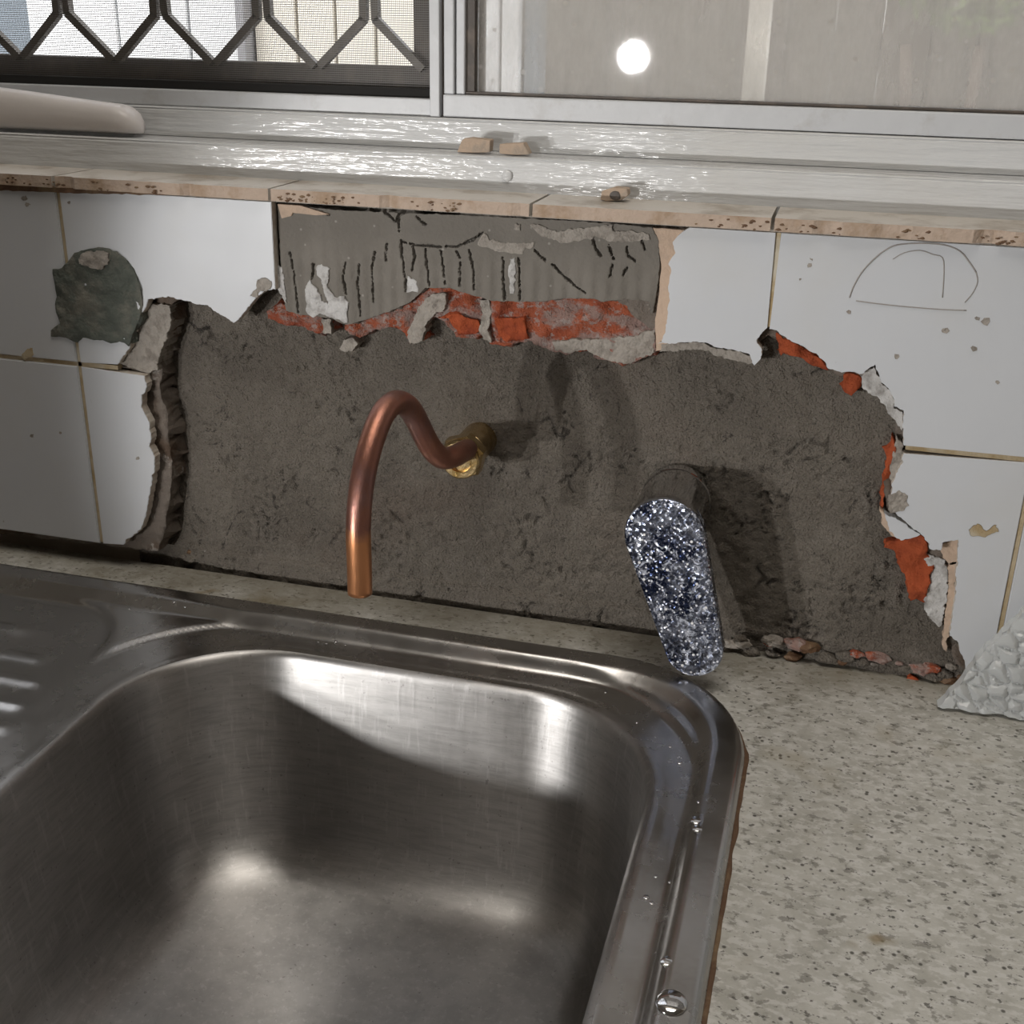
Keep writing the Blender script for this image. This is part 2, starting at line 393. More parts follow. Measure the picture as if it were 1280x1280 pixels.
broken([(G, ZH + G)], [(147, 456), (155, 444), (162, 434), (166, 420), (170, 408), (176, 394), (182, 383), (185, 374), (197, 373), (210, 371), (224, 374), (238, 378), (259, 382), (273, 392), (284, 398), (292, 404), (298, 399), (309, 386), (320, 372), (334, 362), (344, 362)],
       [(.15 - G, ZT), (G, ZT)], 'white glazed tile with jagged snapped lower edge')
broken([(G, ZH - G)], [(181, 470), (183, 486), (176, 498), (178, 512), (186, 528), (189, 551), (186, 558), (193, 571), (193, 585), (188, 613), (183, 641), (176, 661), (166, 670), (158, 675), (154, 681)],
       [(G, .0180)], 'white glazed tile with ragged right edge above the benchtop')
broken([(.45 - G, ZT), (on(862, 288, 1, 0).x, ZT)], [(855, 289), (847, 295), (840, 303), (844, 316), (836, 330), (839, 338), (835, 356), (837, 370), (834, 395), (831, 418), (824, 430), (850, 428), (880, 427), (892, 434), (905, 435), (920, 438), (937, 443), (942, 456), (951, 449), (953, 437), (946, 426), (952, 417), (959, 410)],
       [], 'white glazed half tile with nibbled left edge')
broken([(.60 - G, ZT), (.45 + G, ZT)], [(962, 411), (970, 414), (982, 422), (1000, 432), (1012, 438), (1027, 449), (1035, 460), (1052, 466), (1065, 465), (1077, 467), (1094, 456), (1097, 467), (1102, 478), (1113, 487), (1118, 508), (1129, 513), (1129, 536), (1130, 557)],
       [(.60 - G, ZH + G)], 'white glazed tile with broken lower left corner and a cracked plaster ring')
broken([(.60 - G, .0025), (.60 - G, ZH - G)], [(1130, 567), (1128, 577), (1122, 590), (1117, 600), (1114, 615), (1116, 636), (1124, 646), (1134, 655), (1152, 668), (1160, 678), (1162, 686), (1176, 688), (1178, 678), (1198, 675), (1197, 703), (1194, 720), (1195, 742), (1190, 773), (1187, 795), (1198, 803), (1200, 817), (1206, 826)],
       [(on(1212, 850, 1, 0).x, .0025)], 'white glazed tile with a large bite out of its left side')
def shard(name, px, y, th, mat, label, bev=.0002):
    return part(prism(name, rough(wall(px, y), .0011, .0013, 9), y, th, mat, wb, bev), label)
shard('tile_shard', [(1105, 642), (1124, 650), (1140, 662), (1151, 669), (1138, 673), (1126, 676), (1112, 664)], .0005, .006, TILE, 'small white loose shard of tile')
# grout joints, set back a little
def grout(x0, x1, z0, z1): return boxobj('grout', (x0, x1, .0012, .0068, z0, z1), GROUT, wb)
grout(-.0013, .0013, .0185, ZT); grout(-.1513, -.1487, .0185, ZT)
grout(-.30, on(146, 460, 1, 0).x, ZH - G, ZH + G)
grout(.45 - .0013, .45 + .0013, on(960, 409, 1, 0).z, ZT)
grout(on(1132, 562, 1, 0).x, .90, ZH - G, ZH + G)
grout(.6 - .0013, .6 + .0013, .003, ZT); grout(.75 - .0013, .75 + .0013, .003, ZT)

# backing render behind the tiles (left block, top left band, right block)
def hr(x, z): return fbm(x, z, 60, 4, 3) * .0035
lx = -.30
relief('render_backing', [(lx, .004), (lx, .262), (.148, .262), on_ := (on(338, 345, 1, .0075).x, on(338, 345, 1, .0075).z), *wall([(300, 372), (262, 372), (224, 372), (213, 383), (216, 400), (208, 425), (199, 440), (201, 470), (199, 500), (207, 520), (211, 560), (214, 600), (208, 640), (204, 665), (196, 690)], .0075)],
       .0095, .024, hr, RENDER, wb, .0035)
relief('render_backing', [(.898, .003), (.898, .262), (.305, .262)] + wall([(826, 425), (860, 424), (905, 430), (935, 436), (960, 420), (1000, 440), (1050, 474), (1088, 470), (1108, 500), (1120, 530), (1118, 560), (1104, 600), (1110, 640), (1165, 700), (1180, 740), (1185, 790), (1195, 830)], .0075) + [(.60, .003)],
       .0092, .024, hr, RENDER, wb, .0035)
shard('plaster_lump', [(150, 455), (163, 436), (176, 400), (190, 380), (212, 382), (214, 404), (206, 428), (199, 446), (196, 462), (182, 466)], .0055, .02, BEIGEP, 'knobbly beige lump of old plaster')

# the fresh mortar bed
def cracks(x, z):
    wx = x + .004 * noise.noise(Vector((x * 120, z * 120, 1))); wz = z + .004 * noise.noise(Vector((x * 120, z * 120, 7)))
    c = abs(noise.noise(Vector((wx * 95, wz * 70, 2.2))))
    m = max(0, noise.noise(Vector((x * 40, z * 40, 8.1))) - .16)
    return -.0042 * max(0, 1 - c / .05) * min(1, m * 6)
def hm(x, z):
    base = .0
    base += .009 * max(0, min(1, (x - .42) / .12))
    base -= .010 * max(0, min(1, (.085 - x) / .05))
    base += .0035 * max(0, min(1, (.0165 + .002 * noise.noise(Vector((x * 40, 0, 0))) - z) / .0025)) * (1 if x < .40 else .4)
    base += fbm(x, z, 26, 3, 1) * .0014 + fbm(x, z, 120, 4, 6) * .0010 + cracks(x, z)
    v = noise.noise(Vector((x * 300, z * 300, 4.4)))
    rgh = max(0, noise.noise(Vector((x * 14 + 4, z * 14, 3))) + .25)
    return base - max(0, v - .2) * .008 * rgh
bm = bmesh.new(); nx, nz = 430, 190; xa, xb, za, zb = .012, .605, -.010, .226
gv = [[bm.verts.new((xa + (xb - xa) * i / nx, .0, za + (zb - za) * j / nz)) for j in range(nz + 1)] for i in range(nx + 1)]
for r_ in gv:
    for v in r_: v.co.y = .020 - hm(v.co.x, v.co.z)
for i in range(nx):
    for j in range(nz): bm.faces.new((gv[i][j], gv[i + 1][j], gv[i + 1][j + 1], gv[i][j + 1]))
part(obj('mortar_bed', bm, MORTAR, wb, True), 'rough grey brown mortar filling the hole behind the taps')

# tile adhesive with comb grooves
GRV = [(-1, 0)]
def gl(px): return [on(u, v, 1, .006) for u, v in px]
GROOVES = [gl(p) for p in [[(363, 316), (368, 345), (373, 390)], [(392, 330), (391, 348)], [(432, 327), (429, 345), (433, 368)], [(449, 330), (447, 355), (451, 395)], [(468, 315), (465, 335), (467, 378)],
    [(484, 305), (482, 326)], [(502, 300), (503, 320), (508, 350), (508, 364)], [(516, 308), (519, 320), (515, 338)], [(532, 312), (534, 335), (537, 357)], [(551, 312), (554, 335), (557, 354)], [(571, 314), (575, 322)],
    [(575, 327), (575, 357)], [(587, 312), (592, 335), (593, 362)], [(499, 257), (499, 292)], [(480, 264), (495, 277), (500, 268), (512, 264)], [(520, 270), (533, 281)], [(504, 302), (520, 306), (548, 308), (572, 308), (590, 300), (604, 291)],
    [(629, 322), (631, 374)], [(649, 322), (650, 374)], [(742, 300), (746, 312), (752, 320)], [(762, 306), (765, 318), (768, 324)], [(783, 308), (786, 320), (793, 326)], [(690, 330), (706, 345), (720, 358), (732, 366)], [(762, 345), (766, 330)], [(779, 344), (784, 334)],
    [(668, 312), (682, 326)], [(803, 300), (806, 312)], [(357, 258), (385, 262), (412, 268)]]]
def gdist(x, z):
    d = 1
    for g in GROOVES:
        for a, b in zip(g, g[1:]):
            vx, vz = b.x - a.x, b.z - a.z; t = max(0, min(1, ((x - a.x) * vx + (z - a.z) * vz) / (vx * vx + vz * vz)))
            d = min(d, math.hypot(x - a.x - vx * t, z - a.z - vz * t))
    return d
def ha(x, z):
    d = gdist(x + .0007 * noise.noise(Vector((x * 200, z * 200, 2))), z); zz = min(1, max(0, (.245 - z) / .02))
    comb = math.sin((x + .002 * noise.noise(Vector((x * 8, z * 8, 0)))) * 2 * math.pi / .0088) * .0005 * zz
    return fbm(x, z, 35, 3, 9) * .0007 + comb - .0035 * max(0, 1 - (d / (.00062 * (.55 + .9 * abs(noise.noise(Vector((x * 90, z * 260, 5))) * 1.6)))) ** 2)
part(relief('tile_adhesive', wall([(347, 256), (420, 262), (500, 266), (560, 268), (640, 272), (700, 275), (760, 279), (815, 284), (823, 300), (825, 330), (822, 360), (816, 392), (812, 376), (780, 374), (755, 377), (740, 373), (698, 373), (677, 377), (650, 377), (618, 376), (584, 367), (562, 360), (532, 360), (524, 368), (514, 377), (499, 384), (478, 392), (457, 400), (433, 406), (414, 398), (372, 393), (358, 388), (352, 345), (350, 300)], .006),
       .0055, .009, ha, ADH, wb, .0007, step=.0012, amp=.0005), 'combed grey tile adhesive where a tile is missing')
# plaster remains on the adhesive
for px, m_, lb in [([(394, 334), (402, 330), (411, 336), (411, 350), (408, 356), (413, 364), (420, 372), (430, 370), (435, 378), (433, 392), (434, 404), (424, 400), (414, 398), (404, 393), (392, 396), (384, 393), (382, 375), (381, 362), (387, 350), (395, 360), (402, 375), (410, 380), (406, 368), (402, 350), (396, 344)], WHITEP, 'ragged patch of white paint'),
                   ([(509, 346), (521, 352), (522, 364), (509, 366)], WHITEP, 'small white plaster chip'),
                   ([(637, 323), (643, 322), (644, 340), (642, 367), (637, 367), (636, 345)], WHITEP, 'white dab of old grout'),
                   ([(598, 300), (604, 292), (612, 300), (640, 303), (668, 303), (667, 309), (655, 312), (654, 318), (632, 316), (612, 311), (598, 306)], BEIGEP, 'flaking beige plaster'),
                   ([(662, 281), (680, 283), (696, 290), (730, 285), (765, 281), (766, 288), (790, 289), (812, 292), (812, 299), (790, 302), (770, 303), (745, 297), (720, 301), (701, 304), (690, 298), (673, 293)], BEIGEP, 'flaking beige plaster'),
                   ([(643, 279), (650, 280), (650, 287), (643, 287)], BEIGEP, None), ([(345, 330), (352, 334), (356, 360), (358, 380), (352, 370), (347, 362)], WHITEP, None)]:
    shard('plaster_flake', px, .0045, .002, m_, lb, .0002)
part(prism('plaster_strip', wall([(347, 255), (376, 257), (412, 268), (395, 269), (366, 266), (364, 270), (352, 273)], .0045), .0042, .003, PEACH, wb, .0002), 'peach plaster sliver under the sill')
part(prism('plaster_strip', rough(wall([(815, 284), (864, 288), (850, 300), (846, 340), (842, 395), (834, 436), (821, 438), (819, 405), (824, 370), (827, 330), (822, 300)], .0075), .003, .0004), .0058, .006, PEACH, wb, .0003), 'peach plaster strip beside the missing tile')
shard('plaster_strip', [(1186, 704), (1198, 700), (1194, 720), (1195, 745), (1190, 773), (1184, 800), (1183, 815), (1178, 812), (1181, 770), (1184, 740)], .0065, .004, PEACH, 'peach plaster strip down the broken tile edge')
shard('plaster_strip', [(1176, 680), (1200, 672), (1199, 704), (1186, 706), (1178, 698)], .0065, .004, PEACH, None)
shard('plaster_strip', [(1100, 636), (1106, 642), (1114, 660), (1127, 674), (1116, 670), (1104, 658)], .0030, .006, PEACH, None)

# bricks broken open
def hb(x, z): return fbm(x, z, 70, 5, 12) * .0045
def brick(px, y, m_=None, label=None, th=.018): return part(relief('brick', wall(px, y), y, th, hb, m_ or BRICK, wb, .0016, step=.0018, amp=.0012), label)
brick([(336, 388), (351, 380), (372, 388), (400, 390), (416, 398), (415, 414), (402, 417), (376, 408), (352, 404), (336, 398)], .0105)
brick([(433, 402), (457, 396), (478, 388), (500, 380), (516, 370), (531, 356), (562, 356), (584, 362), (603, 368), (603, 416), (592, 424), (570, 421), (558, 402), (543, 395), (532, 400), (529, 425), (512, 430), (507, 416), (490, 407), (463, 416), (448, 424), (433, 411)], .0095)
brick([(606, 368), (650, 373), (698, 370), (756, 372), (812, 371), (820, 392), (820, 432), (818, 442), (782, 455), (757, 451), (732, 437), (711, 443), (685, 438), (660, 427), (631, 432), (612, 430), (606, 415)], .0095)
brick([(548, 396), (560, 398), (571, 417), (590, 420), (600, 414), (598, 402), (570, 392)], .0065, BRICK2, 'fresh orange break in the brick')
brick([(620, 398), (655, 396), (660, 424), (632, 428), (622, 420)], .0068, BRICK2, 'fresh orange break in the brick')
brick([(971, 417), (984, 424), (1003, 434), (1028, 451), (1036, 463), (1024, 460), (1000, 447), (984, 440), (974, 445)], .0065, BRICK2)
brick([(1054, 467), (1066, 466), (1077, 474), (1076, 484), (1064, 494), (1056, 490)], .007, BRICK2)
brick([(1116, 545), (1120, 560), (1114, 590), (1108, 612), (1103, 640), (1101, 620), (1106, 580)], .006, BRICK2)
brick([(1106, 678), (1118, 676), (1130, 674), (1152, 667), (1160, 680), (1158, 692), (1170, 702), (1164, 714), (1160, 735), (1157, 755), (1137, 748), (1132, 722), (1119, 694)], .0055, BRICK2, 'bright orange exposed brick beside the broken right tile')
brick([(1128, 850), (1140, 846), (1160, 856), (1176, 866), (1172, 872), (1150, 864)], .006, BRICK2, None, .01)
shard('plaster_lump', [(1076, 470), (1093, 459), (1097, 470), (1104, 481), (1114, 489), (1118, 510), (1128, 515), (1128, 540), (1121, 530), (1112, 518), (1106, 506), (1098, 498), (1088, 492), (1078, 484)], .004, .014, WHITEP, 'grey white plaster layers along the broken edge')
shard('plaster_lump', [(1120, 545), (1129, 556), (1128, 576), (1121, 590), (1114, 602), (1112, 585), (1117, 565)], .0045, .012, BEIGEP, None)
shard('plaster_lump', [(1152, 694), (1164, 694), (1182, 700), (1185, 720), (1184, 745), (1178, 780), (1174, 784), (1166, 776), (1154, 762), (1158, 740), (1164, 716)], .006, .012, WHITEP, 'grey white plaster next to the exposed brick')
shard('plaster_lump', [(532, 372), (546, 366), (558, 368), (556, 385), (545, 393), (533, 402), (528, 426), (512, 431), (508, 416), (516, 402), (522, 388)], .0055, .012, BEIGEP, 'grey lump of mortar hanging off the brick')
shard('plaster_lump', [(600, 374), (612, 374), (614, 395), (610, 412), (614, 428), (604, 424), (598, 414), (602, 396)], .0075, .012, BEIGEP, None)
shard('plaster_lump', [(424, 436), (430, 425), (440, 422), (447, 430), (440, 438), (428, 441)], .009, .012, BEIGEP, None)
shard('plaster_lump', [(402, 398), (414, 400), (414, 417), (404, 417)], .0075, .012, BEIGEP, None)
shard('plaster_lump', [(690, 428), (720, 424), (750, 425), (790, 420), (818, 412), (818, 441), (784, 455), (757, 451), (733, 437), (711, 442), (694, 438)], .0078, .006, BEIGEP, 'pale grey mortar left on the brick')
shard('plaster_lump', [(826, 430), (850, 428), (880, 428), (893, 435), (921, 440), (937, 445), (941, 454), (925, 452), (905, 448), (890, 441), (866, 436), (840, 440), (826, 440)], .0055, .01, BEIGEP, None)
# bottom debris along the benchtop
for i in range(46):
    x = random.uniform(.42, .60) if i < 34 else random.uniform(.05, .12); z = random.uniform(.001, .012); s_ = random.uniform(.0015, .005)
    if i >= 34: z = random.uniform(-.001, .016)
    bm = bmesh.new(); bmesh.ops.create_icosphere(bm, subdivisions=2, radius=s_)
    for v in bm.verts: v.co = Vector((v.co.x * 1.5, v.co.y, v.co.z * .8)) * (1 + .5 * noise.noise(v.co * 400 + Vector((i, 0, 0)))) + Vector((x, (.011 if x > .3 else .026) - .002, z))
    obj('rubble', bm, [MORTAR, MORTAR, BRICK, BEIGEP, SEAL][i % 5], wb)
# round hole patched with mortar over the left joint
def hp(x, z): return .0012 + fbm(x, z, 90, 4, 20) * .0014
part(relief('mortar_patch', wall([(66, 336), (78, 334), (86, 326), (94, 316), (110, 311), (128, 309), (146, 314), (160, 326), (170, 342), (178, 362), (179, 382), (176, 398), (168, 416), (162, 432), (150, 426), (140, 428), (124, 424), (104, 422), (98, 428), (84, 422), (66, 420), (64, 412), (76, 404), (70, 380), (71, 356)]), 0, .006, hp, GREENM, wb, .0016), 'dark green grey mortar patch over the tile joint')
shard('mortar_smear', [(100, 318), (118, 312), (136, 316), (134, 330), (126, 338), (112, 334), (98, 330)], -.0022, .002, BEIGEP, 'pale smear at the top of the round patch')
shard('chip', [(322, 349), (332, 346), (340, 352), (338, 362), (326, 364), (320, 372), (312, 370), (320, 360)], -.0002, .001, BEIGEP, None)
shard('chip', [(1110, 620), (1124, 613), (1134, 620), (1136, 632), (1128, 640), (1112, 642)], -.0004, .002, BEIGEP, 'grey cement smear on the tile corner')
shard('chip', [(1210, 661), (1222, 654), (1232, 662), (1246, 656), (1248, 664), (1232, 671), (1214, 670)], -.0002, .001, GROUT, None)
shard('chip', [(31, 438), (40, 435), (42, 443), (34, 447), (30, 452), (27, 445)], -.0003, .002, GROUT, None)
# ring of cracked plaster on the upper right tile: thin raised arcs
def arc(px, y=-.0001, r=.0004, m_=None):
    q = [on(u, v, 1, 0) for u, v in px]
    return tube('plaster_crack', [(p.x, y, p.z) for p in q], r, m_ or BEIGEP, wb, 6, 3)
CRK = simple('fine_dark_crack', (.30, .28, .26), .9)
arc([(1062, 372), (1066, 360), (1076, 342), (1090, 326), (1106, 313), (1122, 306), (1150, 304), (1180, 306), (1200, 314), (1212, 328), (1220, 340)], m_=CRK)
arc([(1220, 340), (1222, 352), (1216, 366), (1206, 378)], m_=CRK, r=.0003)
arc([(1070, 376), (1100, 380), (1140, 384), (1180, 387), (1208, 388)], m_=CRK, r=.00035)
arc([(1116, 324), (1130, 316), (1150, 313), (1166, 318), (1178, 322), (1180, 340), (1178, 372)], m_=CRK, r=.0003)
for u, v, s_ in [(1181, 413, 5), (1232, 402, 6), (1222, 398, 4), (1120, 446, 3), (1014, 324, 3), (1012, 332, 3), (1000, 349, 3), (1062, 390, 4), (1219, 435, 5), (30, 248, 5), (34, 256, 4), (86, 253, 3), (1246, 478, 3), (40, 545, 3), (75, 541, 2), (172, 573, 3)]:
    shard('chip', [(u + s_ * math.cos(a) * random.uniform(.6, 1.2), v + s_ * math.sin(a) * random.uniform(.5, 1.1)) for a in (i * math.pi / 3 for i in range(6))], -.0002, .0008, BEIGEP, None, .0001)

# ------------------------------------------------------------------ sill: tiles, painted timber, window
for a, b, ch in ((-.45, -.30, 0), (-.30, -.15, 0), (-.15, -.001, 1), (.001, .148, 1), (.150, .3105, 1), (.3125, .4455, 0), (.4475, .60, 1), (.602, .75, 0), (.752, .90, 0)):
    px = [(a, -.003)]
    n = 30
    for i in range(n + 1):
        x = a + (b - a) * i / n
        d = max(0, fbm(x, 0, 60, 3, 30)) * .006 if ch else .0003 * noise.noise(Vector((x * 100, 0, 0)))
        px.append((x, -.003 + d))
    bm = bmesh.new()
    f = bm.faces.new([bm.verts.new((x, y, .2722)) for x, y in px[1:]] + [bm.verts.new((b, .0425, .2722)), bm.verts.new((a, .0425, .2722))])
    r = bmesh.ops.extrude_face_region(bm, geom=[f])
    for v in r['geom']:
        if isinstance(v, bmesh.types.BMVert):
            v.co.z -= .0070
            if v.co.y < .03: v.co.y += -.0004
    bmesh.ops.triangulate(bm, faces=[f for f in bm.faces if len(f.verts) > 4])
    o = obj('sill_tile', bm, SILLT, wb)
    o.data.materials.append(EDGE)
    for p in o.data.polygons:
        if abs(p.normal.y) > .5: p.material_index = 1
rr_ = random.Random(11)
for i in range(150):
    cu = rr_.choice([20, 70, 130, 190, 355, 370, 415, 422, 430, 545, 560, 900, 925, 968, 1000, 1060, 1150, 1255, 1275])
    u = cu + rr_.gauss(0, 13); zb = .2655 + (.0008 if rr_.random() < .6 else .0035) + rr_.uniform(-.0008, .0012)
    p = Vector((on(u, 260, 1, -.003).x, -.0029, zb)); r_ = rr_.uniform(.0003, .0009); bm = bmesh.new(); bmesh.ops.create_icosphere(bm, subdivisions=1, radius=r_)
    for q in bm.verts: q.co = Vector((q.co.x * rr_.uniform(1, 3), q.co.y * .8, q.co.z)) + p
    obj('rust_crumb', bm, SEAL, wb)
prism('dark_sill_joint', rough([(-.30, .2610), (-.05, .2612), (.01, .2622), (.06, .2640), (.085, .2650), (.085, .2653), (-.30, .2653)], .003, .0006), -.0014, .004, SEAL, wb, 0)  # dark brown strip tapering along the joint under the sill
boxobj('sill_bedding', (-.30, .90, .002, .040, .2640, .2653), BEIGEP, wb)  # beige bedding filling the gap under the sill tiles

def extr_x(name, prof, x0, x1, mat, kind=None, parent=None, bev=.0012, seg=3):
    bm = bmesh.new(); f = bm.faces.new([bm.verts.new((x0, y, z)) for y, z in prof])
    r = bmesh.ops.extrude_face_region(bm, geom=[f])
    for v in r['geom']:
        if isinstance(v, bmesh.types.BMVert): v.co.x = x1
    if bev:
        es = [e for e in bm.edges if abs(e.verts[0].co.x - e.verts[1].co.x) > .1]
        bmesh.ops.bevel(bm, geom=es, offset=bev, segments=seg, affect='EDGES')
    o = obj(name, bm, mat, parent)
    if kind: o['kind'] = kind
    return o
extr_x('trim_1', [(.0412, .2645), (.0436, .2912), (.0450, .2922), (.19, .2926), (.19, .2645)], WX0, WX1, PAINT, 'structure')
extr_x('trim_2', [(.0722, .2915), (.0748, .3098), (.0760, .3107), (.19, .3110), (.19, .2915)], WX0, WX1, PAINT, 'structure')
win = bpy.data.objects.new('window_1', None); COL.objects.link(win); win['kind'] = 'structure'; win.location = (.2, .08, .311)
def wp(name, b, mat, bev=.0008, label=None):
    o = boxobj(name, b, mat, None, bev); o.parent = win; o.location = -Vector(win.location)
    if label: o['label'] = label
    return o
ZW = .3108
WT = WZ1 - .002
mx = .2225       # left face of the fixed post
# outer frame track
wp('frame_rail', (WX0, WX1, .098, .150, ZW, .3165), ALU)
wp('frame_rail', (WX0, mx, .0830, .0985, ZW, .3212), ALU, .0008, 'white rail under the insect screen')
wp('frame_stile', (WX0, WX0 + .03, .083, .15, ZW, WT), ALU); wp('frame_stile', (WX1 - .03, WX1, .083, .15, ZW, WT), ALU)
wp('frame_rail', (WX0, WX1, .083, .150, WT - .03, WT), ALU)
wp('mullion', (mx, mx + .0065, .0800, .140, ZW, WT - .03), ALU, .0006)
wp('mullion_seal', (mx + .0065, mx + .0085, .086, .14, ZW, WT - .03), DARKF, 0)
# sliding sash on the right
sx = mx + .0085
wp('sash_rail', (sx, WX1 - .03, .0810, .1000, ZW + .0003, .3243), ALU, .0009, 'white bottom rail of the sliding sash')
wp('sash_stile', (sx, sx + .0065, .0830, .1000, .3245, WT - .03), ALU, .0008)
wp('sash_stile', (sx + .0072, sx + .0128, .0855, .1000, .3245, WT - .03), ALU, .0008)
wp('sash_rail', (sx, WX1 - .03, .083, .100, WT - .06, WT - .031), ALU)
wp('glazing_bead', (sx + .013, WX1 - .03, .0870, .0960, .3244, .3262), DARKF, .0003)
wp('glazing_bead', (sx + .0128, sx + .0185, .0885, .0960, .3262, WT - .06), DARKF, .0003)
wp('glazing_bead', (sx + .0186, sx + .023, .0960, .0985, .3262, WT - .06), GRIL, .0003)
wp('pane', (sx + .0129, WX1 - .03, .0922, .0952, .3245, WT - .06), mk_glass('dirty_window_glass', .50, (.50, .47, .43), .035), 0, 'dirty streaked window pane')
# insect screen and grille on the left
wp('screen_frame', (WX0 + .03, mx - .0005, .1040, .1120, .3262, .3395), DARKF, .0008, 'dark bottom rail of the screen frame')
wp('screen_frame', (mx - .019, mx - .0005, .1040, .1120, .3395, WT - .032), DARKF, .0008)
wp('screen_frame', (WX0 + .03, mx - .0005, .1040, .1120, WT - .05, WT - .032), DARKF, .0008)
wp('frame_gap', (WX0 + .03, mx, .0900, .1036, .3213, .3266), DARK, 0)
P_ = .0755; gx = .0052
bmg = None
def bar(name, pts, w_, d_):
    bm = bmesh.new()
    for a, b in zip(pts, pts[1:]):
        a = Vector(a); b = Vector(b); dd = (b - a).normalized(); nn = Vector((dd.z, 0, -dd.x)) * w_ / 2
        vs = []
        for p in (a - dd * .0006, b + dd * .0006):
            for s1, s2 in ((-1, -1), (1, -1), (1, 1), (-1, 1)): vs.append(bm.verts.new(p + nn * s1 + Vector((0, s2 * d_ / 2, 0))))
        for q in ((0, 1, 2, 3), (7, 6, 5, 4), (0, 4, 5, 1), (1, 5, 6, 2), (2, 6, 7, 3), (3, 7, 4, 0)): bm.faces.new([vs[i] for i in q])
    o = obj(name, bm, GRIL); o.parent = win; o.location = -Vector(win.location); return o
yg = .1005
grl = []
x = .1755
k = 0
xs = []
while x > WX0 + .02:
    xs.append(x); x -= P_ * .995
ztop = WT - .055
for x in xs:
    for s_ in (-1, 1):
        pts = [(x + s_ * P_ * .47, yg, .3385)]; z = .3385; side = 0
        # zig-zag of the expanded diamonds going up
        while z < ztop:
            if side == 0: pts += [(x + s_ * .0042, yg, z + .0285), (x + s_ * .0036, yg, z + .054)]; z += .054
            else: pts += [(x + s_ * P_ * .465, yg, z + .0285), (x + s_ * P_ * .465, yg, z + .054)]; z += .054
            side ^= 1
        pts = [p for p in pts if p[2] < ztop]
        bar('grille_bar', pts, .0050, .0055)
# insect mesh: fine woven wires
bm = bmesh.new()
def wire(x0, x1, z0, z1, t=.00016, y=.0975):
    vs = [bm.verts.new((a, y + c, b)) for a, b, c in ((x0 - t * (z1 - z0 > x1 - x0), z0 - t * (x1 - x0 > z1 - z0), 0), (x1 + t * (z1 - z0 > x1 - x0), z0 - t * (x1 - x0 > z1 - z0), 0), (x1 + t * (z1 - z0 > x1 - x0), z1 + t * (x1 - x0 > z1 - z0), 0), (x0 - t * (z1 - z0 > x1 - x0), z1 + t * (x1 - x0 > z1 - z0), 0))]
    bk = [bm.verts.new(v.co + Vector((0, .0002, 0))) for v in vs]
    bm.faces.new(vs); bm.faces.new(bk[::-1])
    for i in range(4): bm.faces.new((vs[i], vs[(i + 1) % 4], bk[(i + 1) % 4], bk[i]))
x = -.25
while x < mx - .001: wire(x, x, .3225, .56, .00008); x += .00135
z = .3225
while z < .56: wire(-.25, mx - .001, z, z, .00020); z += .00135
o = obj('insect_mesh', bm, MESH); o.parent = win; o.location = -Vector(win.location); o['kind'] = 'stuff'
# small dents and screw
scr = lathe_y('screw_head', [(.0034, 0), (.0034, -.0006), (.0024, -.0014), (.0004, -.0016)], on(634, 220, 1, .0425), PAINT, None, 20, 0, True)
scr.parent = win; scr.location = -Vector(win.location); scr.name = 'screw_cover'

# ------------------------------------------------------------------ benchtop and sink
def rrect(x0, x1, y0, y1, r, n=14):
    out = []
    for cx, cy, a0 in ((x1 - r, y1 - r, 0), (x0 + r, y1 - r, 90), (x0 + r, y0 + r, 180), (x1 - r, y0 + r, 270)):
        for i in range(n + 1):
            a = math.radians(a0 + 90 * i / n); out.append((cx + r * math.cos(a), cy + r * math.sin(a)))
    return out
def sdr(x, y, b, r):   # signed distance, negative inside
    x0, x1, y0, y1 = b; cx, cy = (x0 + x1) / 2, (y0 + y1) / 2; hx, hy = (x1 - x0) / 2 - r, (y1 - y0) / 2 - r
    qx, qy = abs(x - cx) - hx, abs(y - cy) - hy
    return math.hypot(max(qx, 0), max(qy, 0)) + min(max(qx, qy), 0) - r
OUT = (-.62, .4662, -.520, -.0290); RO = .088
SUR = (.066, .4455, -.500, -.0470); RS = .098
DRN = (-.590, .068, -.500, -.0555); RD = .056
LIP = (.0995, .4238, -.478, -.0728); RL = .088

bm = bmesh.new(); hole = rrect(OUT[0] + .006, OUT[1] - .006, OUT[2] + .006, OUT[3] - .006, RO - .006)
outer = [(X0 + .002, -.62), (X1 - .002, -.62), (X1 - .002, .0145), (X0 + .002, .0145)]
vs = [Vector(p) for p in outer + hole]; es = [(i, (i + 1) % 4) for i in range(4)] + [(4 + i, 4 + (i + 1) % len(hole)) for i in range(len(hole))]
ov, oe, of, *_ = delaunay_2d_cdt(vs, es, [], 0, 1e-7)
bv = [bm.verts.new((p.x, p.y, 0)) for p in ov]
for f in of:
    c = sum((ov[i] for i in f), Vector((0, 0))) / len(f)
    if not inside((c.x, c.y), hole): bm.faces.new([bv[i] for i in f])
be = [e for e in bm.edges if e.is_boundary]
r = bmesh.ops.extrude_edge_only(bm, edges=be)
for v in r['geom']:
    if isinstance(v, bmesh.types.BMVert): v.co.z = -.036
tag(obj('countertop', bm, COUNTER), 'grey beige speckled benchtop with brown stains around the sink', 'countertop')

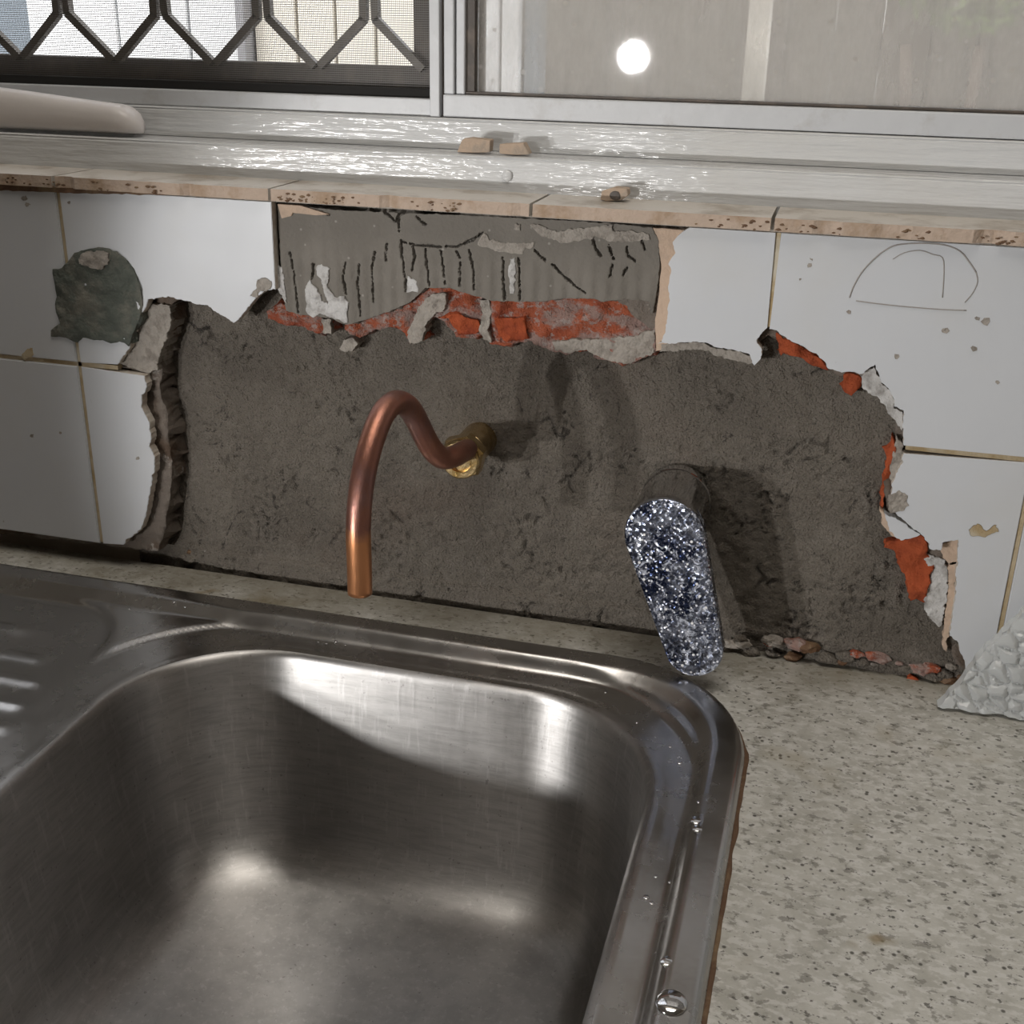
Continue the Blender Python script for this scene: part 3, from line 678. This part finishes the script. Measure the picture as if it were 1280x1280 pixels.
sink = thing('kitchen_sink', 'stainless steel sink with a deep rounded bowl and ribbed drainer', 'sink', (.2615, -.27, 0))
def ss(t): t = max(0, min(1, t)); return t * t * (3 - 2 * t)
RIBS = [(-.0987, .011), (-.128, .042), (-.152, .058), (-.176, .064), (-.200, .070), (-.224, .072), (-.248, .072), (-.272, .072), (-.296, .072), (-.32, .072), (-.344, .07), (-.368, .068), (-.392, .06), (-.416, .045)]
def lr(t):     # straight ramp with softened ends
    t = max(0, min(1, t)); return .7 * t + .3 * t * t * (3 - 2 * t)
def smin(a, b, k):
    h = max(0, min(1, .5 + .5 * (b - a) / k)); return b + (a - b) * h - k * h * (1 - h)
def sink_z(x, y):
    d0 = -sdr(x, y, OUT, RO)
    if d0 < .0035: z = .0015 + .0065 * math.sin(max(0, d0) / .0035 * math.pi / 2)
    else: z = .0080
    z -= .0062 * lr((d0 - .0165) / .0088)
    du = -smin(sdr(x, y, SUR, RS), sdr(x, y, DRN, RD), .013)
    z -= .0030 * lr((du + .001) / .0048)
    # small raised bead right at the step
    for ry, rx in RIBS:
        if abs(y - ry) < .009:
            e = math.hypot(max(0, x - rx + .006), y - ry) / .0055
            z += .0016 * math.exp(-e * e) * ss((x + .56) / .01)
    dl = sdr(x, y, LIP, RL)
    z += .0007 * math.exp(-((dl - .003) / .003) ** 2)
    return z
def grad(sd, x, y):
    e = 1e-4; g = Vector(((sd(x + e, y) - sd(x - e, y)), (sd(x, y + e) - sd(x, y - e)))); return g.normalized() if g.length else Vector((1, 0))
def keepf(x, y): return sdr(x, y, OUT, RO) < 0 and sdr(x, y, LIP, RL) > 0
xs = [OUT[0] + i * .008 for i in range(int((-.12 - OUT[0]) / .008) + 1)]; xs += [xs[-1] + .0022 * (i + 1) for i in range(int((OUT[1] - xs[-1]) / .0022) + 2)]
ys = []
y = OUT[3] + .002
while y > OUT[2] - .003: ys.append(y); y -= .0022
bm = bmesh.new(); grid = {}
cells = []
for i in range(len(xs) - 1):
    for j in range(len(ys) - 1):
        if keepf((xs[i] + xs[i + 1]) / 2, (ys[j] + ys[j + 1]) / 2): cells.append((i, j))
cset = set(cells)
def gvv(i, j):
    if (i, j) not in grid:
        x, y = xs[i], ys[j]
        full = all((a, b) in cset for a in (i - 1, i) for b in (j - 1, j))
        if not full:
            a, b = abs(sdr(x, y, OUT, RO)), abs(sdr(x, y, LIP, RL))
            bx, rr = (OUT, RO) if a < b else (LIP, RL)
            for _ in range(3):
                d = sdr(x, y, bx, rr); g = grad(lambda p, q: sdr(p, q, bx, rr), x, y); x -= g.x * d; y -= g.y * d
        grid[(i, j)] = bm.verts.new((x, y, sink_z(x, y)))
    return grid[(i, j)]
for i, j in cells:
    try: bm.faces.new((gvv(i, j), gvv(i, j + 1), gvv(i + 1, j + 1), gvv(i + 1, j)))
    except ValueError: pass
for v in bm.verts:
    v.co -= Vector(sink.location)
o = obj('drainer_deck', bm, STEEL, sink, True)
o['label'] = 'stepped rim and ribbed drainer'
# bowl
bm = bmesh.new(); rings = []
zl = sink_z(.26, LIP[3] + .00001) + .0001
prof = [(0.0, zl), (.0012, zl - .0002), (.0026, zl - .0012), (.0038, zl - .0030), (.0044, zl - .006), (.006, -.02), (.008, -.04), (.010, -.06), (.012, -.08), (.014, -.10), (.016, -.115)]
for i in range(1, 11):
    a = math.pi / 2 * i / 10; prof.append((.016 + .034 * (1 - math.cos(a)), -.115 - .034 * math.sin(a)))
for t in (.08, .10, .12, .14): prof.append((t, -.149 - (t - .05) * .05))
for off, z in prof:
    rr = max(RL - off * .9, .012)
    rings.append([bm.verts.new((x, y, z)) for x, y in rrect(LIP[0] + off, LIP[1] - off, LIP[2] + off, LIP[3] - off, rr, 20)])
for a, b in zip(rings, rings[1:]):
    n = len(a)
    for k in range(n): bm.faces.new((a[k], a[(k + 1) % n], b[(k + 1) % n], b[k]))
bm.faces.new(rings[-1])
for v in bm.verts: v.co -= Vector(sink.location)
o = obj('bowl', bm, BOWLS, sink, True); o['label'] = 'deep pressed bowl with rounded corners'
# waste fitting
def lathe_z(name, prof, c, mat, parent, sides=48):
    bm = bmesh.new(); rings = [[bm.verts.new((c[0] + r * math.cos(a), c[1] + r * math.sin(a), c[2] + z)) for a in (2 * math.pi * k / sides for k in range(sides))] for r, z in prof]
    for a, b in zip(rings, rings[1:]):
        for k in range(sides): bm.faces.new((a[k], a[(k + 1) % sides], b[(k + 1) % sides], b[k]))
    bm.faces.new(rings[-1]); return obj(name, bm, mat, parent, True)
lathe_z('drain', [(.056, 0), (.054, .002), (.046, .001), (.042, -.006), (.036, -.010), (.002, -.011)], (0, 0, -.1535), STEEL, sink)
# droplets on the rim
for i, (u, v, s_) in enumerate([(869, 1040, .0032), (870, 1052, .0026), (832, 1218, .0030), (838, 1272, .0065), (838, 1100, .0012), (808, 1118, .0016), (815, 1125, .0012), (820, 1092, .001), (872, 1015, .001), (162, 763, .0012), (420, 800, .0014), (432, 803, .001), (408, 801, .0012), (398, 799, .001), (730, 846, .0010), (757, 862, .0012), (796, 900, .0010), (850, 950, .0014), (838, 930, .001), (812, 980, .001), (219, 763, .0012), (232, 767, .001)]):
    p = on(u, v, 2, .0005); z = sink_z(p.x, p.y)
    if sdr(p.x, p.y, LIP, RL) < .001: continue
    bm = bmesh.new(); bmesh.ops.create_uvsphere(bm, u_segments=14, v_segments=8, radius=1)
    for q in bm.verts: q.co = Vector((q.co.x * s_, q.co.y * s_ * 1.1, max(-.2, q.co.z) * s_ * .35)) + Vector((p.x, p.y, z)) - Vector(sink.location)
    obj('water_drop', bm, CHROME, sink, True)
# brown sealant bead around the rim
bm = bmesh.new(); lp = rrect(OUT[0] - .0006, OUT[1] + .0006, OUT[2] - .0006, OUT[3] + .0006, RO, 24)
lp2 = []
for i in range(len(lp)):
    a = Vector(lp[i]); b = Vector(lp[(i + 1) % len(lp)]); k = max(1, int((b - a).length / .004))
    lp2 += [a.lerp(b, j / k) for j in range(k)]
ra, rb, rc = [], [], []
for p in lp2:
    g = grad(lambda q, s: sdr(q, s, OUT, RO), p.x, p.y); wd = .0022 + .0016 * noise.noise(Vector((p.x * 60, p.y * 60, 1))); wd *= .7 if p.x > .455 and p.y < -.10 else .4
    ra.append(bm.verts.new((p.x - g.x * .0015, p.y - g.y * .0015, .0004))); rb.append(bm.verts.new((p.x + g.x * wd * .4, p.y + g.y * wd * .4, .0009))); rc.append(bm.verts.new((p.x + g.x * wd, p.y + g.y * wd, .0001)))
for A_, B_ in ((ra, rb), (rb, rc)):
    for k in range(len(A_)): bm.faces.new((A_[k], A_[(k + 1) % len(A_)], B_[(k + 1) % len(A_)], B_[k]))
for v in bm.verts: v.co -= Vector(sink.location)
o = obj('sealant_bead', bm, SEAL, sink, True); o['label'] = 'brown dried sealant around the rim'

# ------------------------------------------------------------------ copper outlet pipe with brass fitting
nut_c = on(600, 548, 1, .02)
pipe = thing('copper_pipe', 'bent copper outlet pipe held by a brass nut in the mortar', 'pipe', (nut_c.x, nut_c.y, nut_c.z))
pc = [(584, 562, -.020), (578, 565, -.030), (566, 571, -.043), (552, 572, -.052), (539, 560, -.060), (528, 540, -.067), (518, 520, -.075), (508, 507, -.084), (494, 503, -.095), (479, 517, -.108), (466, 548, -.121), (456, 585, -.132), (450, 625, -.140), (448, 665, -.1445), (449, 700, -.1455), (450, 741, -.1455)]
keep(tube('pipe', [on(u, v, 1, y) for u, v, y in pc], .00655, COPPER, None, 28, 6, hollow=True), pipe)
C0 = (nut_c.x, 0.0, nut_c.z)
ax = [(.0001, .030), (.0108, .030), (.0108, -.004), (.0100, -.0055), (.0001, -.0055)]
e = on(582, 562, 1, -.024)
keep(lathe_y('brass_socket', [(.0112, .030), (.0112, -.006), (.0104, -.007)], C0, BRASS, None, 40), pipe)
for i_, (r_, y0, y1) in enumerate([(.0098, -.004, -.010)]):
    keep(lathe_y('threaded_collar', [(r_, y0), (r_, y1)], C0, BRASS, None, 40), pipe)
keep(lathe_y('brass_nut', [(.0132, -.0085), (.0145, -.0100), (.0145, -.0185), (.0130, -.0205), (.0108, -.0215), (.0074, -.0218), (.0070, -.0190)], C0, BRASS, None, 6, .3), pipe)
keep(lathe_y('nut_washer', [(.0122, -.0200), (.0122, -.0225), (.0112, -.0235), (.0078, -.0235), (.0072, -.021)], C0, BRASS, None, 40), pipe)

# ------------------------------------------------------------------ mixer tap
mc = Vector((.4045, .02, .0975))
mixer = thing('mixer_tap', 'chrome single lever mixer with a wet paddle handle, its sparkle painted in the colour', 'tap', (mc.x, .02, mc.z))
keep(lathe_y('mixer_body', [(.0216, .004), (.0216, -.0040), (.0212, -.0046), (.0210, -.0050), (.0210, -.036), (.0204, -.0372), (.0195, -.0378)], (mc.x, .012, mc.z), CHROME, None, 64), mixer)
keep(lathe_y('lever_collar', [(.0204, -.030), (.0204, -.0312), (.0216, -.0320), (.0222, -.050), (.0215, -.0530)], (mc.x, .012, mc.z), CHROME, None, 64), mixer)
# paddle: rounded taper from the hub circle to a smaller tip circle, swung to the right
top = on(829, 674, 1, -.045); tip = on(866, 816, 1, -.050)
R1, R2 = .0232, .0172
ax2 = Vector((tip.x - top.x, tip.z - top.z)); L = ax2.length; ax2.normalize(); nx_ = Vector((-ax2.y, ax2.x))
phi = math.asin((R1 - R2) / L); out = []
n = 26
for i in range(n + 1):
    a = -(math.pi / 2 - phi) + 0; 
    t = math.pi / 2 - phi + (2 * math.pi - 2 * (math.pi / 2 - phi)) * i / n   # around the hub, far side
    out.append((top.x + R1 * (ax2.x * math.cos(t) + nx_.x * math.sin(t)), top.z + R1 * (ax2.y * math.cos(t) + nx_.y * math.sin(t))))
for i in range(n + 1):
    t = -(math.pi / 2 - phi) + 2 * (math.pi / 2 - phi) * i / n
    out.append((tip.x + R2 * (ax2.x * math.cos(t) + nx_.x * math.sin(t)), tip.z + R2 * (ax2.y * math.cos(t) + nx_.y * math.sin(t))))
bm = bmesh.new()
def lev_y(x, z):
    t = ((x - top.x) * ax2.x + (z - top.z) * ax2.y) / L
    return -.0430 - .004 * t
layers = [(0.0006, .0105), (0, .0095), (0.0, .0014), (.0005, .0004), (.0014, 0)]
cx_ = (top.x + tip.x) / 2; cz_ = (top.z + tip.z) / 2
prev = None
for k, (ins, dy) in enumerate(layers):
    ring = []
    m_ = len(out)
    for i in range(m_):
        a = Vector(out[i - 1]); b = Vector(out[(i + 1) % m_]); d = (b - a).normalized(); nrm = Vector((-d.y, d.x))
        if (Vector((cx_, cz_)) - Vector(out[i])).dot(nrm) < 0: nrm = -nrm
        p = Vector(out[i]) + nrm * ins
        ring.append(bm.verts.new((p.x, lev_y(p.x, p.y) + dy, p.y)))
    if prev:
        for i in range(m_): bm.faces.new((prev[i], prev[(i + 1) % m_], ring[(i + 1) % m_], ring[i]))
    else: bm.faces.new(ring[::-1])
    prev = ring
bm.faces.new(prev)
keep(obj('lever', bm, LEVER), mixer)['label'] = 'paddle lever with water spots and painted wet sparkle'

# ------------------------------------------------------------------ small things on the ledges
a = on(0, 132, 1, .058); b = on(160, 152, 1, .060)
bar_ = bmesh.new()
N = 26; segs = 24; x_end = on(178, 148, 1, .058).x; rings = []
for i in range(N + 1):
    t = i / N; x = -.30 + (x_end + .30) * (1 - (1 - t) ** 1.6)
    e = max(0, (x - (x_end - .016)) / .016); k = math.sqrt(max(0, 1 - e * e)) * .98 + .02
    hgt = (.0250 - .011 * ss((x + .13) / .19)) * k + .0012
    wd = (.012 + .0015 * math.sin(x * 9)) * k
    zc = .2926 + .0008 + hgt * .5 + .0015
    yy = .0575
    rings.append([bar_.verts.new((x, yy + wd * math.copysign(abs(math.cos(q)) ** .7, math.cos(q)), zc + hgt * .55 * math.copysign(abs(math.sin(q)) ** .8, math.sin(q)))) for q in (2 * math.pi * j / segs for j in range(segs))])
for A_, B_ in zip(rings, rings[1:]):
    for j in range(segs): bar_.faces.new((A_[j], A_[(j + 1) % segs], B_[(j + 1) % segs], B_[j]))
bar_.faces.new(rings[0]); bar_.faces.new(rings[-1])
tag(obj('plastic_handle', bar_, PLASTIC, None, True), 'white rounded plastic handle lying at the left end of the window ledge', 'handle')

def chunk(name, px, y, z0, dep, label, seed):
    q = [on(u, v, 1, y) for u, v in px]; bm = bmesh.new()
    q = [Vector((p.x, 0, p.z)) for p in q]; zm = min(p.z for p in q)
    cx = sum(p.x for p in q) / len(q)
    f = bm.faces.new([bm.verts.new((p.x - cx, -dep / 2, p.z - zm)) for p in q])
    r = bmesh.ops.extrude_face_region(bm, geom=[f]); rnd = random.Random(seed)
    for v in r['geom']:
        if isinstance(v, bmesh.types.BMVert): v.co.y += dep; v.co.x = v.co.x * .86 + .0008
    bmesh.ops.bevel(bm, geom=list(bm.edges), offset=.0004, segments=1, affect='EDGES')
    bmesh.ops.triangulate(bm, faces=[f for f in bm.faces if len(f.verts) > 4])
    o = obj(name, bm, TAN); o.location = (cx, y + dep / 2, z0)
    return tag(o, label, 'tile chip', 'broken tan chips left on the sill')
TAN = simple('tan_tile_body', (.42, .32, .24), .85, 500, .0005, (.33, .27, .215), 120)
c1 = chunk('tile_chip', [(571, 191), (577, 176), (582, 173), (613, 176), (612, 191), (590, 192)], .052, .2927, .010, 'tan chip with a dark notch, leftmost of the pair on the painted ledge', 1)
c2 = chunk('tile_chip', [(624, 190), (624, 178), (654, 177), (662, 191), (645, 192)], .052, .2927, .009, 'flat tan wedge just right of the other chip on the painted ledge', 2)
c3 = chunk('tile_chip', [(750, 251), (752, 240), (766, 236), (784, 238), (785, 246), (776, 252), (758, 253)], .024, .2723, .010, 'olive tan chip alone on the sill tile, with a dark hollow in its face', 3)
def hollow(ch, dx, dz, r_):
    bm = bmesh.new(); bmesh.ops.create_icosphere(bm, subdivisions=2, radius=r_)
    for v in bm.verts: v.co = Vector((v.co.x * 1.3, v.co.y * .12, v.co.z)) * (1 + .3 * noise.noise(v.co * 500))
    o = obj('hollow', bm, DARKF, ch); o.location = (dx, -.0052, dz)
hollow(c3, .001, .0035, .0026)

# pebbled glass board leaning in the right corner
gb_label = 'clear pebbled textured glass board leaning against the tiles at the right edge'
GB = bpy.data.materials.new('pebbled_glass'); GB.use_nodes = True
b_ = GB.node_tree.nodes['Principled BSDF']; b_.inputs['Base Color'].default_value = (.78, .80, .80, 1); b_.inputs['Roughness'].default_value = .05
b_.inputs['Transmission Weight'].default_value = .5; b_.inputs['IOR'].default_value = 1.45
p0 = on(1176, 868, 2, 0.0); 
bm = bmesh.new(); outl = [(.5700, .002), (.574, .007), (.578, .014), (.583, .024), (.588, .036), (.595, .046), (.602, .056), (.610, .070), (.617, .082), (.626, .094), (.637, .104), (.652, .116), (.670, .128), (.690, .138), (.72, .147), (.80, .155), (.86, .155), (.86, .002)]
pl = rough(outl, .003, .0012, 4)
vs = [Vector(p) for p in pl]; n = len(vs); es = [(i, (i + 1) % n) for i in range(n)]
x = .57
while x < .86:
    z = .002
    while z < .155:
        if inside((x, z), pl): vs.append(Vector((x + random.uniform(-1, 1) * .0003, z + random.uniform(-1, 1) * .0003)))
        z += .0010 if x < .66 else .004
    x += .0010 if x < .66 else .004
ov, oe, of, *_ = delaunay_2d_cdt(vs, es, [], 0, 1e-6)
fr, bk = [], []
for p in ov:
    d, _q = noise.voronoi(Vector((p.x * 105 + p.y * 30, p.y * 115, 0)))
    h = .0036 * min(1, max(0, d[1] - d[0]) / .42) ** .65
    yb = -.0235 + p.y * .14 + (p.x - .57) * 0
    fr.append(bm.verts.new((p.x, yb - h, p.y))); bk.append(bm.verts.new((p.x, yb + .005, p.y)))
for f in of:
    c = sum((ov[i] for i in f), Vector((0, 0))) / len(f)
    if inside((c.x, c.y), pl): bm.faces.new([fr[i] for i in f]); bm.faces.new([bk[i] for i in f][::-1])
for v in [v for v in bm.verts if not v.link_faces]: bm.verts.remove(v)
for e in [e for e in bm.edges if e.is_boundary]:
    a, b = e.verts
    if a in fr and b in fr:
        ia, ib = fr.index(a), fr.index(b)
        try: bm.faces.new((fr[ia], fr[ib], bk[ib], bk[ia]))
        except ValueError: pass
tag(obj('glass_board', bm, GB), gb_label, 'glass board')

# ------------------------------------------------------------------ ceiling panel (out of frame), added with the overhead fill light
cl = thing('added_ceiling_panel', 'unseen flat white ceiling panel, added above the fill light', 'ceiling light', (.45, -.36, 1.5))
boxobj('added_panel_housing', (-.47, .47, -.32, .32, -.022, -.001), CEILP, cl)

# ------------------------------------------------------------------ outside, seen through the window
EXT = simple('cream_cladding', (.74, .70, .62), .8, 60, .0006, (.70, .66, .59), 6)
EXW = simple('white_panel', (.78, .79, .80), .7, bd=0)
EXB = simple('blue_grey_panel', (.16, .19, .22), .7, bd=0)
EXG = simple('weathered_grey_post', (.30, .30, .31), .8)
PAV = simple('concrete_path', (.45, .43, .40), .9)
FEN = simple('brown_paling', (.12, .10, .082), .85, 60, .001, (.09, .075, .063), 9)
def ox(u, y): return on(u, 60, 1, y).x
st = struct('path', [(-6, 6, .21, 6.0, -1.0, -.92)], PAV); st.name = 'path'
Y = 1.7
hs = thing('neighbour_wall', 'bright cream and white clad wall seen through the insect screen', 'wall', (0, Y, -.92))
cuts = [(-2.6, EXW), (ox(-400, Y), EXW), (ox(-200, Y), EXB), (ox(38, Y), EXW), (ox(150, Y), EXW), (ox(238, Y), EXW), (ox(303, Y), EXG), (ox(318, Y), EXT), (ox(372, Y), EXT), (ox(420, Y), EXT), (ox(470, Y), EXT), (ox(520, Y), EXT), (ox(570, Y), EXW), (ox(625, Y), EXW), (ox(650, Y), EXB), (ox(672, Y), None)]
for (xa, m_), (xb, _m) in zip(cuts, cuts[1:]):
    dy = -.03 if m_ is EXG else (.02 if m_ is EXB else 0)
    bm = bmesh.new(); box(bm, xa + .003, xb - .003, dy, .08, .0, 2.9, .002, 1); obj('wall_panel', bm, m_, hs)
fe = thing('paling_fence', 'weathered brown paling fence beyond the dirty pane', 'fence', (0, 2.2, -.92))
x = ox(655, 2.2); i = 0
while x < 3.4:
    bm = bmesh.new(); box(bm, x + .0003, x + .0997, random.uniform(-.006, .004), .02, 0, 1.55 + random.uniform(-.02, .02), .002, 1); obj('paling', bm, FEN, fe); x += .10; i += 1
xr = ox(655, 2.2)
boxobj('fence_rail', (xr, 3.4, .0205, .06, .3, .38), FEN, fe); boxobj('fence_rail', (xr, 3.4, .0205, .06, 1.2, 1.28), FEN, fe)
po = boxobj('porch_post', (ox(932, 1.3), ox(958, 1.3), 1.3, 1.36, -.92, 1.9), EXT)
tag(po, 'pale square post standing outside behind the dirty pane', 'post')
LEAF = simple('green_leaf', (.16, .24, .07), .5, bd=0); BARK = simple('bark', (.12, .09, .07), .9)
sh = thing('shrub', 'leafy green shrub outside at the upper right of the window', 'shrub', (ox(1225, 2.0), 2.0, -.86))
for i in range(3):
    tube('stem', [(.02 * i, 0, 0), (.05 * (i - 1), .02, .5), (.14 * (i - 1), .0, 1.2)], .012, BARK, sh, 8, 4)
bm = bmesh.new()
for i in range(2600):
    th_, ph = random.uniform(0, 6.28), random.uniform(-1.5, 1.5); rr = random.uniform(.2, 1)
    c = Vector((math.cos(th_) * math.cos(ph) * .26 * rr, math.sin(th_) * math.cos(ph) * .12 * rr, 1.42 + math.sin(ph) * .20 * rr))
    u_ = Vector((random.gauss(0, 1), random.gauss(0, 1), random.gauss(0, 1))).normalized(); v_ = u_.orthogonal().normalized()
    vs = [bm.verts.new(c + u_ * a + v_ * b) for a, b in ((-.018, 0), (0, .008), (.018, 0), (0, -.008))]; bm.faces.new(vs)
o = obj('foliage', bm, LEAF, sh); o['kind'] = 'stuff'
